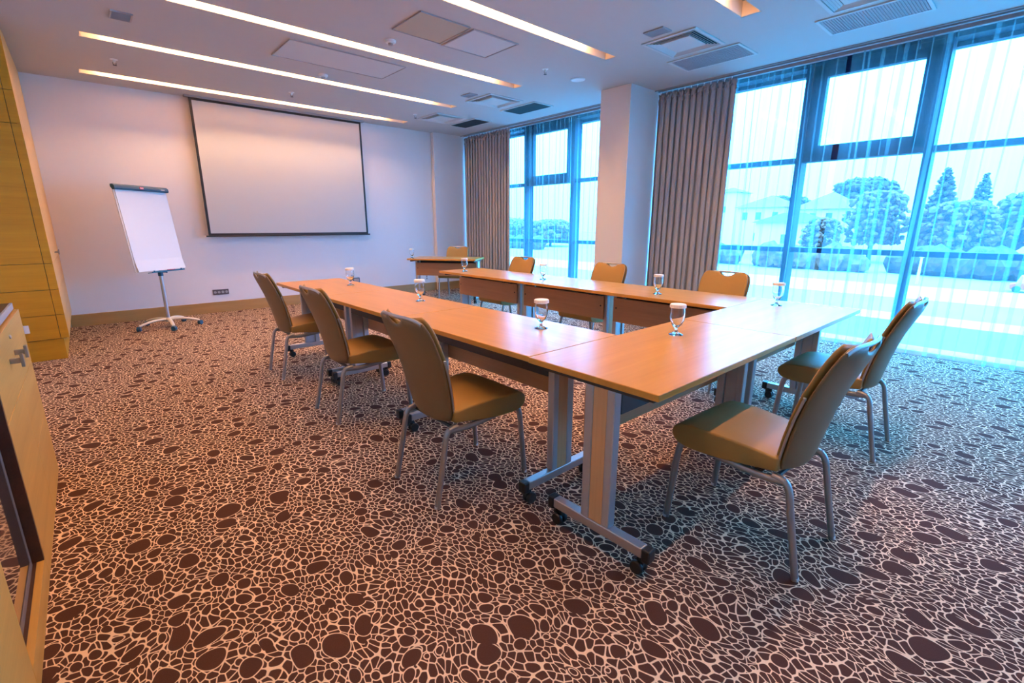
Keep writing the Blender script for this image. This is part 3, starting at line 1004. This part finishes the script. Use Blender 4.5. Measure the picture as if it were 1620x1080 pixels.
def make_chair(name, label, group):
    t = thing(name, label, 'chair', group=group)
    # seat cushion: side profile with a round nose, widening to the front
    top = [(-0.152, 0.446), (-0.08, 0.455), (0.02, 0.464), (0.13, 0.470), (0.205, 0.468), (0.245, 0.458), (0.272, 0.438), (0.280, 0.414), (0.270, 0.391), (0.245, 0.376)]
    bot = [(0.20, 0.368), (0.13, 0.364), (0.05, 0.367), (-0.04, 0.378), (-0.10, 0.386), (-0.152, 0.390)]
    prof = top + bot
    prof = [(p[0], p[1]) for p in smooth_path([(x, z, 0) for x, z in prof], 1)]
    m = MB()
    ks = [-1, -0.5, 0, 0.5, 1]
    vs = []
    for k in ks:
        for (x, z) in prof:
            q = (x + 0.2) / 0.48
            w = 0.186 + 0.044 * q
            if q > .8: w -= 0.022 * ((q - .8) / .2) ** 2
            vs.append((x, k * w, z + (0.004 * (1 - k * k) if z > 0.42 else 0)))
    n = len(prof); fs = [tuple(range(n)), tuple((len(ks) - 1) * n + i for i in range(n))[::-1]]
    for j in range(len(ks) - 1):
        for i in range(n):
            fs.append((j * n + i, j * n + (i + 1) % n, (j + 1) * n + (i + 1) % n, (j + 1) * n + i))
    m.add(vs, fs)
    m.build('seat', 'vinyl_seat', t, smooth=True, bevel=0.009, bseg=3)
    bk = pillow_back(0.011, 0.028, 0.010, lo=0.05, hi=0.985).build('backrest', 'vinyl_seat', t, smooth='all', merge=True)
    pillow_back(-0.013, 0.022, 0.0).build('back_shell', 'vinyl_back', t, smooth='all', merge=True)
    # top rail over the hand hold
    pts = []
    for i in range(17):
        u = -1 + 2 * i / 16
        x, z = back_c(1.0)
        dz = -0.020 * abs(u) ** 5
        pts.append((x - 0.004 + 0.026 * u * u, u * 0.178, z + 0.001 + dz))
    MB().tube(pts, 0.0055, 0.009, seg=10).build('top_rail', 'silver', t, smooth=True)
    for s_ in (-1, 1):
        pts = []
        for i in range(14):
            v = 0.01 + 0.60 * i / 13
            x, z = back_c(v)
            pts.append((x + 0.030, s_ * (back_w(v) - 0.001), z + 0.008))
        MB().tube(pts, 0.005, 0.004, seg=8).lathe([(0, -.006), (.006, -.004), (.006, .004), (0, .006)], (pts[-1][0], pts[-1][1], pts[-1][2]), 10).build('side_bar', 'silver', t, smooth=True)
    for s_ in (-1, 1):
        fp = smooth_path([(0.268, s_ * .212, 0.0), (0.252, s_ * .207, 0.20), (0.240, s_ * .204, 0.345), (0.225, s_ * .200, 0.378), (0.185, s_ * .196, 0.384), (0.05, s_ * .190, 0.366), (-0.09, s_ * .186, 0.352), (-0.185, s_ * .183, 0.362)], 2)
        MB().tube(fp, 0.0150, 0.0115, seg=12).build('front_leg', 'chair_metal', t, smooth=True)
        rp = smooth_path([(-0.135, s_ * .178, 0.372), (-0.180, s_ * .180, 0.366), (-0.200, s_ * .182, 0.335), (-0.212, s_ * .184, 0.26), (-0.265, s_ * .190, 0.0)], 2)
        MB().tube(rp, 0.0160, 0.0125, seg=12).build('rear_leg', 'chair_metal', t, smooth=True)
        MB().lathe([(0, 0), (.013, 0), (.013, .012), (0, .012)], (0.268, s_ * .212, 0), 10).build('glide', 'white_plastic', t)
        MB().lathe([(0, 0), (.013, 0), (.013, .012), (0, .012)], (-0.265, s_ * .190, 0), 10).build('glide', 'white_plastic', t)
    MB().tube([(0.14, -.19, .372), (0.14, .19, .372)], 0.009, seg=8).tube([(-0.14, -.18, .358), (-0.14, .18, .358)], 0.009, seg=8).build('cross_bars', 'dark_metal', t, smooth=True)
    return t

ch = register(make_chair('banquet_chair', '', ''))
G1 = 'chairs along the left row'; G2 = 'chairs on the camera side of the cross tables'; G3 = 'chairs along the window-side row'
spots = [
    (1.302, 1.872, 0.0, 'olive-brown chair nearest the camera on the left row of tables', G1),
    (1.338, 3.118, 0.0, 'olive-brown chair in the middle of the left row of tables', G1),
    (1.360, 4.345, 0.0, 'olive-brown chair at the far end of the left row of tables', G1),
    (1.980, 0.668, PI / 2 - 0.045, 'olive-brown foreground chair with a table shadow across half its seat', G2),
    (3.295, 0.715, PI / 2 + 0.01, 'olive-brown chair nearest the sheer curtain, on the camera side of the cross tables', G2),
    (3.77, 1.80, PI, 'olive-brown chair on the window side nearest the cross tables', G3),
    (3.77, 3.00, PI, 'olive-brown chair on the window side in front of the pillar', G3),
    (3.78, 4.33, PI, 'olive-brown chair on the window side at the far end of its row', G3),
    (4.56, 6.85, PI / 2 + PI + 0.0, 'olive-brown chair behind the askew table in the far corner', 'corner chair'),
]
for i, (x, y, rz, lb, g) in enumerate(spots):
    o = ch if i == 0 else copy_tree(ch)
    o.location = (x, y, 0); o.rotation_euler = (0, 0, rz); o['label'] = lb; o['group'] = g
    if i == 8:
        o.location = (4.90, 7.05, 0); o.rotation_euler = (0, 0, ang - PI / 2)

# ------------------------------------------------------------------ glasses
def make_glass():
    t = thing('water_goblet', '', 'glass', group='covered water goblets on the tables')
    outer = [(0, 0.0), (.035, 0.0), (.036, .002), (.024, .006), (.011, .013), (.0065, .021), (.0065, .031), (.012, .039), (.024, .052), (.033, .072), (.0365, .094), (.036, .116), (.0345, .136), (.034, .150)]
    inner = [(.0325, .150), (.033, .136), (.0345, .116), (.035, .094), (.0315, .074), (.022, .056), (.010, .046), (0, .044)]
    MB().lathe(outer + inner, seg=32).build('goblet', 'drinking_glass', t, smooth='all', merge=True)
    lid = MB()
    seg = 48; vs = []; fs = []
    prof = [(.0365, .139), (.0395, .1395), (.0385, .154), (.036, .157), (0, .158)]
    for r, z in prof:
        for k in range(seg):
            rr = r + (0.0008 if (k % 2 and z < .155 and r > .035) else 0)
            vs.append((rr * math.cos(2 * PI * k / seg), rr * math.sin(2 * PI * k / seg), z))
    for i in range(len(prof) - 1):
        for k in range(seg):
            a = i * seg + k; c2 = i * seg + (k + 1) % seg
            fs.append((a, c2, c2 + seg, a + seg))
    lid.add(vs, fs)
    o = lid.build('paper_lid', 'paper_lid', t, merge=True)
    return t
gl = register(make_glass())
gs = [
    ((1.789, 4.241), 'covered goblet farthest away on the left row of tables'),
    ((1.779, 3.001), 'covered goblet in the middle of the left row of tables'),
    ((1.774, 1.752), 'covered goblet on the left row next to the cross tables'),
    ((2.179, 1.190), 'covered goblet nearest the camera, on the cross table'),
    ((3.525, 1.195), 'covered goblet on the cross table before the sheer curtain'),
    ((3.401, 2.047), 'covered goblet on the window-side row nearest the cross tables'),
    ((3.456, 3.397), 'covered goblet in the middle of the window-side row'),
    ((3.378, 4.642), 'covered goblet at the far end of the window-side row'),
    ((4.078, 7.080), 'covered goblet on the askew table in the far corner'),
]
for i, ((x, y), lb) in enumerate(gs):
    o = gl if i == 0 else copy_tree(gl)
    o.location = (x, y, 0.7403); o['label'] = lb
    o.rotation_euler = (0, 0, i * 0.3)

# ------------------------------------------------------------------ tall cabinet at the left
TX, TY0, TY1 = -0.24, 6.27, YB
t = thing('tall_cabinet', 'tall oak wall cabinet reaching the ceiling at the left', 'cabinet', (0, 0, 0))
H = CEIL
MB().box(-0.948, TX - 0.022, TY0 + 0.020, TY1 - 0.002, 0.20, H - 0.002).build('carcass', 'dark_wood', t)
MB().box(-0.948, TX - 0.045, TY0 + 0.012, TY1 - 0.021, 0.0, 0.20).build('plinth', 'oak_x', t, bevel=0.002)
zs = [0.204, 0.436, 0.678, 0.925, 2.148, 2.42, H - 0.002]
g = 0.004
for k, (z0, z1) in enumerate(zip(zs[:-1], zs[1:])):
    MB().box(-0.948, -0.302 - g / 2, TY0, TY0 + 0.02, z0 + g / 2, z1 - g / 2).build('side_panel', 'oak_x', t, bevel=0.001)
    MB().box(-0.302 + g / 2, TX, TY0, TY0 + 0.022, z0 + g / 2, z1 - g / 2).build('corner_strip', 'oak_x', t, bevel=0.001)
# front doors and drawer fronts facing the room
ymid = 7.235
for k, (z0, z1) in enumerate(zip(zs[:-1], zs[1:])):
    for (a, c) in ((TY0 + 0.022, ymid), (ymid, TY1 - 0.002)):
        nm = 'door' if k == 3 else ('drawer_front' if k < 3 else 'upper_door')
        p = MB().box(TX - 0.022, TX, a + g / 2, c - g / 2, z0 + g / 2, z1 - g / 2).build(nm, 'oak_z', t, bevel=0.001)
        if k == 3:
            yy = ymid - 0.07 if a < 7 else ymid + 0.07
            MB().box(TX, TX + 0.028, yy - 0.006, yy + 0.006, 0.985, 0.997).box(TX + 0.028, TX + 0.036, yy - 0.012, yy + 0.012, 0.965, 1.017).build('handle', 'nickel', p, bevel=0.001)
# white socket on its end face
o = MB().box(-0.577, -0.502, TY0 - 0.012, TY0, 0.285, 0.36).build('socket_plate', 'white_plastic', bevel=0.002)
tag(o, 'white plastic wall plate low on the end of the tall cabinet', 'wall plate')

# ------------------------------------------------------------------ low cabinet in the left foreground
LX = -0.288
Yn, Yf = -0.6, 3.35
t = thing('low_cabinet', 'low oak cabinet with dark worktop and glass-door fridge bay at the left edge', 'cabinet', (0, 0, 0))
NY0, NY1, NZ0, NZ1 = 1.66, 2.25, 0.09, 0.80
b = MB()
b.box(-0.948, LX - 0.02, NY1, Yf - 0.004, 0.0, 0.868)
b.box(-0.948, LX - 0.02, Yn, NY0, 0.0, 0.868)
b.box(-0.948, -0.75, NY0, NY1, 0.0, 0.868)
b.box(-0.75, LX - 0.02, NY0, NY1, 0.0, NZ0).box(-0.75, LX - 0.02, NY0, NY1, NZ1 + 0.02, 0.868)
b.build('carcass', 'dark_wood', t)
# jamb boards lining the fridge bay
MB().box(-0.75, LX, NY1 - 0.004, NY1 + 0.016, NZ0, NZ1).build('bay_jamb', 'dark_wood', t)
YJ = 2.80
for (a, c, z0, z1) in [(NY1 + 0.016, Yf, 0.612, 0.875)]:
    d = MB().box(LX - 0.02, LX, a, c, z0 + 0.002, z1).build('drawer_front', 'oak_y', t, bevel=0.001)
    for yy, zz in ((2.66, 0.755), (2.84, 0.755)):
        MB().box(LX, LX + 0.030, yy - 0.010, yy + 0.010, zz - 0.010, zz + 0.010).box(LX + 0.030, LX + 0.040, yy - 0.014, yy + 0.014, zz - 0.026, zz + 0.026).build('handle', 'nickel', d, bevel=0.0015)
    MB().lathe([(0, 0), (.009, 0), (.009, .004), (.006, .006), (0, .006)], (LX, 2.81, 0.828), 14, 'X').build('lock', 'silver', d)
MB().box(LX - 0.02, LX, NY1 + 0.016, YJ - 0.0015, 0.002, 0.610).build('door', 'oak_y', t, bevel=0.001)
MB().box(LX - 0.02, LX, YJ + 0.0015, Yf, 0.332, 0.610).build('drawer_front', 'oak_y', t, bevel=0.001)
MB().box(LX - 0.02, LX, YJ + 0.0015, Yf, 0.002, 0.329).build('drawer_front', 'oak_y', t, bevel=0.001)
MB().box(LX - 0.02, LX, NY0, NY1 + 0.014, 0.002, NZ0).build('bay_sill', 'oak_y', t, bevel=0.001)
MB().box(LX - 0.02, LX, NY0, NY1 + 0.014, NZ1, 0.875).build('bay_header', 'oak_y', t, bevel=0.001)
for (a, c) in ((1.06, NY0), (0.46, 1.06), (-0.6, 0.46)):
    MB().box(LX - 0.02, LX, a + 0.002, c - 0.002, 0.002, 0.875).build('door', 'oak_y', t, bevel=0.001)
MB().box(-0.948, LX, Yf - 0.004, Yf, 0.0, 0.868).build('end_panel', 'oak_x', t)
o = MB().box(-0.948, LX - 0.022, Yn, Yf - 0.045, 0.885, 0.912).build('worktop', 'dark_wood', t, bevel=0.001)
MB().box(LX - 0.0215, LX - 0.012, Yn, Yf - 0.045, 0.884, 0.913).build('edge_strip', 'silver_paint', o, bevel=0.001)
MB().box(-0.948, LX - 0.03, Yn, Yf - 0.03, 0.868, 0.885).build('shadow_gap', 'dark_wood', t)
# fridge behind the glass door
t = thing('mini_fridge', 'grey-framed glass-door minibar fridge set in the low cabinet', 'fridge', (-0.5, (NY0 + NY1) / 2, NZ0))
h = (NY1 - NY0) / 2 - 0.014
GX = -0.318 + 0.5
MB().box(-0.24, GX - 0.02, -h, h, 0.0, NZ1 - NZ0 - 0.01).build('body', 'black_plastic', t)
dr = MB().box(GX - 0.02, GX - 0.004, -h, h, 0.0, NZ1 - NZ0 - 0.01).build('door', 'black_plastic', t)
fwid = 0.028; ZT = NZ1 - NZ0 - 0.01
MB().box(GX - 0.004, GX, -h, -h + fwid, 0, ZT).box(GX - 0.004, GX, h - fwid, h, 0, ZT).box(GX - 0.004, GX, -h + fwid, h - fwid, 0, fwid).box(GX - 0.004, GX, -h + fwid, h - fwid, ZT - fwid, ZT).build('door_frame', 'grey_edge', dr)
MB().box(GX - 0.003, GX - 0.001, -h + fwid, h - fwid, fwid, ZT - fwid).build('door_glass', 'smoked_glass', dr)

# ------------------------------------------------------------------ wall sockets
t = thing('wall_socket', 'dark four-gang socket strip low on the back wall under the projection screen', 'wall socket', (1.44, YB, 0.30), group='back wall sockets')
MB().box(-0.105, 0.105, -0.010, 0.0, -0.040, 0.040).build('plate', 'socket_dark', t, bevel=0.003)
for k in range(4):
    x = -0.075 + 0.05 * k
    MB().lathe([(0, -.0125), (.017, -.0125), (.019, -.010), (0, -.010)], (x, 0, 0), 16, 'Y').build('outlet', 'tread', t)
t = thing('wall_socket', 'pale double wall socket under the askew corner table', 'wall socket', (5.03, YB, 0.265), group='back wall sockets')
MB().box(-0.06, 0.06, -0.010, 0.0, -0.04, 0.04).build('plate', 'white_plastic', t, bevel=0.003)
for k in range(2):
    MB().lathe([(0, -.012), (.016, -.012), (.018, -.010), (0, -.010)], (0, 0, -0.02 + 0.04 * k), 14, 'Y').build('outlet', 'vent_grey', t)
t = thing('wall_socket', 'white socket box with blue daylight painted in teal on the back wall behind the far left goblet', 'wall socket', (3.56, YB, 0.32), group='back wall sockets')
MB().box(-0.06, 0.06, -0.035, 0.0, -0.05, 0.045).build('plate', 'teal_plastic', t, bevel=0.003)  # white outlet; the blue daylight on it is painted as teal
MB().box(-0.045, 0.045, -0.037, -0.035, -0.03, 0.03).build('outlet', 'vent_grey', t)

# ------------------------------------------------------------------ outdoors
GZ = -4.0
def ground(x0, x1, mat, name, z=0.0):
    return MB().box(x0, x1, -160, 260, GZ - 0.3, GZ + z)
struct(ground(7.2, 34.0, 'grass_teal', 'lawn').build('ground_near', 'grass_teal'))
struct(ground(34.0, 37.0, 'asphalt_pale', 'path', 0.02).build('ground_path', 'asphalt_pale'))
struct(ground(37.0, 45.0, 'grass_pale', 'verge').build('ground_verge', 'grass_pale'))
struct(ground(45.0, 55.0, 'asphalt_pale', 'road', 0.02).build('ground_road', 'asphalt_pale'))
struct(ground(55.0, 300.0, 'grass_pale', 'field').build('ground_field', 'grass_pale'))
# own building below the floor
struct(MB().box(-1.1, 6.5, -3.15, YB + 0.2, GZ - 0.3, -0.15).build('wall_below', 'facade_frame'))

def blob_tree(name, label, x, y, top, rad, kind, seed, group, conifer=False, low=0.0):
    r = random.Random(seed)
    t = thing(name, label, 'tree', (x, y, GZ), group=group)
    Ht = top - GZ
    MB().tube([(0, 0, 0), (0.1, 0, Ht * 0.35), (0, 0.1, Ht * 0.75)], [0.35, 0.28, 0.12], seg=8).build('trunk', 'bark', t, smooth=True)
    m = MB()
    bm = bmesh.new()
    bmesh.ops.create_icosphere(bm, subdivisions=1, radius=1)
    sv = [v.co.copy() for v in bm.verts]; sf = [tuple(v.index for v in f.verts) for f in bm.faces]
    bm.free()
    n = 620 if not conifer else 420
    for i in range(n):
        if conifer:
            q = i / n
            rr = rad * (1 - q) ** 0.8 + 0.2
            a = r.uniform(0, 2 * PI)
            c = Vector((math.cos(a) * rr * r.uniform(.3, .8), math.sin(a) * rr * r.uniform(.3, .8), Ht * (0.12 + 0.85 * q)))
            s_ = rad * (0.15 * (1 - q) + 0.06)
        else:
            a = r.uniform(0, 2 * PI); ph = r.uniform(-0.6, 1) 
            k = r.uniform(0.35, 0.95)
            z0 = Ht * (0.10 + low)
            cz = (Ht + z0) / 2; hz = (Ht - z0) / 2
            c = Vector((math.cos(a) * rad * k * math.cos(ph * 1.2), math.sin(a) * rad * k * math.cos(ph * 1.2), cz + hz * 0.80 * math.sin(ph * PI / 2)))
            s_ = rad * r.uniform(0.06, 0.13)
        off = Vector((r.uniform(0, 50), r.uniform(0, 50), 0))
        vs = []
        for v in sv:
            d = 1 + 0.9 * noise.noise(v * 3.0 + off)
            vs.append(c + Vector((v.x * s_ * d, v.y * s_ * d, v.z * s_ * d * 0.85)))
        m.add(vs, sf)
    m.build('crown', kind, t)
    return t
GT = 'trees beyond the lawn'
trees = [   # name, label, x, y, top, radius, material, conifer
    ('conifer_tree', 'tall dark conifer seen through the sheer curtain at the right', 98, 12.2, 10.0, 3.6, 'leaf_dark', True),
    ('conifer_tree', 'second dark conifer just right of the tallest one', 105, 8.4, 9.4, 3.0, 'leaf_dark', True),
    ('leafy_tree', 'broad leafy tree at the right edge of the window view', 90, 1.0, 6.0, 5.4, 'leaf_pale', False),
    ('leafy_tree', 'pale bushy tree in front of the conifers', 82, 8.2, 4.6, 4.2, 'leaf_pale', False),
    ('leafy_tree', 'pale round tree between the houses and the conifers', 86, 17.6, 6.6, 4.2, 'leaf_pale', False),
    ('leafy_tree', 'pale low tree nearest the long house', 73, 20.5, 2.6, 2.6, 'leaf_pale', False),
    ('leafy_tree', 'hazy rounded tree behind the roof of the long house', 122, 27.5, 11.4, 7.0, 'leaf_dark', False),
    ('leafy_tree', 'hazy rounded tree behind the gap of the two houses', 124, 42.5, 8.6, 6.0, 'leaf_dark', False),
    ('leafy_tree', 'small tree left of the white house', 84, 42.0, 0.6, 2.8, 'leaf_dark', False),
    ('leafy_tree', 'low leafy tree seen through the far window beside the pillar', 90, 86.0, 2.6, 7.0, 'leaf_pale', False),
    ('leafy_tree', 'low leafy tree seen in the middle of the far window', 92, 102.0, 2.9, 7.5, 'leaf_pale', False),
    ('leafy_tree', 'low leafy tree seen at the left of the far window', 92, 124.0, 3.0, 9.0, 'leaf_dark', False),
]
for i, (nm, lb, x, y, top, rad, kind, con) in enumerate(trees):
    blob_tree(nm, lb, x, y, top, rad, kind, 100 + i, GT, con)
# hedge row along the field
r = random.Random(3)
bm = bmesh.new(); bmesh.ops.create_icosphere(bm, subdivisions=2, radius=1)
sv = [v.co.copy() for v in bm.verts]; sf = [tuple(v.index for v in f.verts) for f in bm.faces]; bm.free()
for k, (y0, y1, lb) in enumerate([(-8, 11.5, 'dark hedge under the conifers'), (14.5, 26.5, 'hedge in front of the long house'), (29.5, 46, 'hedge in front of the white house'), (76, 150, 'hedge seen through the far window')]):
    m = MB(); y = y0
    while y < y1:
        s_ = r.uniform(1.1, 1.9); off = Vector((r.uniform(0, 50), 0, 0)); cx2 = (68, 67, 68, 76)[k] + r.uniform(-1, 1); cz2 = GZ + s_ * 0.8
        m.add([Vector((cx2, y, cz2)) + v * s_ * (1 + 0.4 * noise.noise(v * 2.2 + off)) for v in sv], sf)
        y += r.uniform(0.8, 1.5) * (1 if k < 3 else 1.6)
    tag(m.build('hedge', 'leaf_dark' if k in (0, 3) else 'leaf_pale'), lb, 'hedge', 'hedges beyond the lawn')

def house(name, label, x0, x1, y0, y1, eave, top, wins, roofmat='house_roof'):
    t = thing(name, label, 'house', ((x0 + x1) / 2, (y0 + y1) / 2, GZ), group='houses beyond the lawn')
    hx, hy = (x1 - x0) / 2, (y1 - y0) / 2
    MB().box(-hx, hx, -hy, hy, 0, eave - GZ).build('walls', 'house_wall', t)
    o_ = 0.5; z0, z1 = eave - GZ, top - GZ
    rg = max(0.2, hy - hx)
    vs = [(-hx - o_, -hy - o_, z0), (hx + o_, -hy - o_, z0), (hx + o_, hy + o_, z0), (-hx - o_, hy + o_, z0), (0, -rg, z1), (0, rg, z1)]
    MB().add(vs, [(3, 2, 1, 0), (0, 1, 4), (1, 2, 5, 4), (2, 3, 5), (3, 0, 4, 5)]).build('roof', roofmat, t)
    for (wy, wz, ww, wh) in wins:
        MB().box(-hx - 0.06, -hx, wy - ww / 2, wy + ww / 2, wz - GZ - wh / 2, wz - GZ + wh / 2).build('window', 'house_dark', t)
    return t
house('house', 'white two-storey house with hipped roof at the left of the near window view', 92, 102, 32.0, 40.0, 4.4, 6.6, [(-2.6, 2.9, 0.9, 1.3), (0.2, 2.9, 0.9, 1.3), (2.6, 2.9, 0.9, 1.3), (-2.6, -0.8, 0.9, 1.4), (0.2, -0.8, 0.9, 1.4)])
house('house', 'long white house with pale roof left of the conifers', 92, 104, 22.5, 30.5, 3.9, 6.8, [(-3.0, -0.4, 0.8, 2.2), (-1.2, -0.4, 0.8, 2.2), (3.0, 2.7, 0.9, 1.1), (1.0, 2.7, 0.9, 1.1), (-1.4, 2.7, 0.9, 1.1)])
house('porch_building', 'low annexe with dark slate roof in front of the houses', 82, 87.8, 23.5, 32.5, 1.7, 3.2, [(0, -0.8, 1.0, 1.4), (-3, -0.8, 1.0, 1.4)], 'house_dark')
house('house', 'pale tower block peeping out beside the grey curtain', 118, 126, 52.0, 57.5, 9.0, 10.2, [(0, 5, 1, 1.4)])
house('house', 'pale low building seen through the far window', 110, 118, 128.0, 146.0, 3.0, 4.6, [(-4, 1, 1.2, 1.4), (3, 1, 1.2, 1.4)])
o = thing('lamp_post', 'thin white lamp post on the lawn behind the near window', 'lamp post', (57, 7.65, GZ))
MB().tube([(0, 0, 0), (0, 0, 2.4)], [0.13, 0.09], seg=8).build('post', 'white_plastic', o, smooth=True)
MB().lathe([(0, 2.4), (.16, 2.42), (.18, 2.6), (.05, 2.75), (0, 2.75)], seg=12).build('lamp_head', 'white_plastic', o, smooth=True)
o = thing('small_vehicle', 'small vehicle with white top and red body at the right edge beyond the road', 'vehicle', (56.5, 0.55, GZ))
MB().prism([(-1.1, .25), (1.1, .25), (1.15, .62), (.8, .74), (-.8, .74), (-1.15, .62)], -0.6, 0.6, 'YZ').build('body', 'red_plastic', o, bevel=0.05)
MB().prism([(-.8, .74), (.8, .74), (.6, 1.35), (-.6, 1.35)], -0.5, 0.5, 'YZ').build('cabin', 'white_plastic', o, bevel=0.05)
for sy in (-.7, .7):
    for sx in (-.58, .58):
        MB().lathe([(0, -.09), (.26, -.09), (.26, .09), (0, .09)], (sx, sy, .26), 14, 'X').build('wheel', 'black_plastic', o)
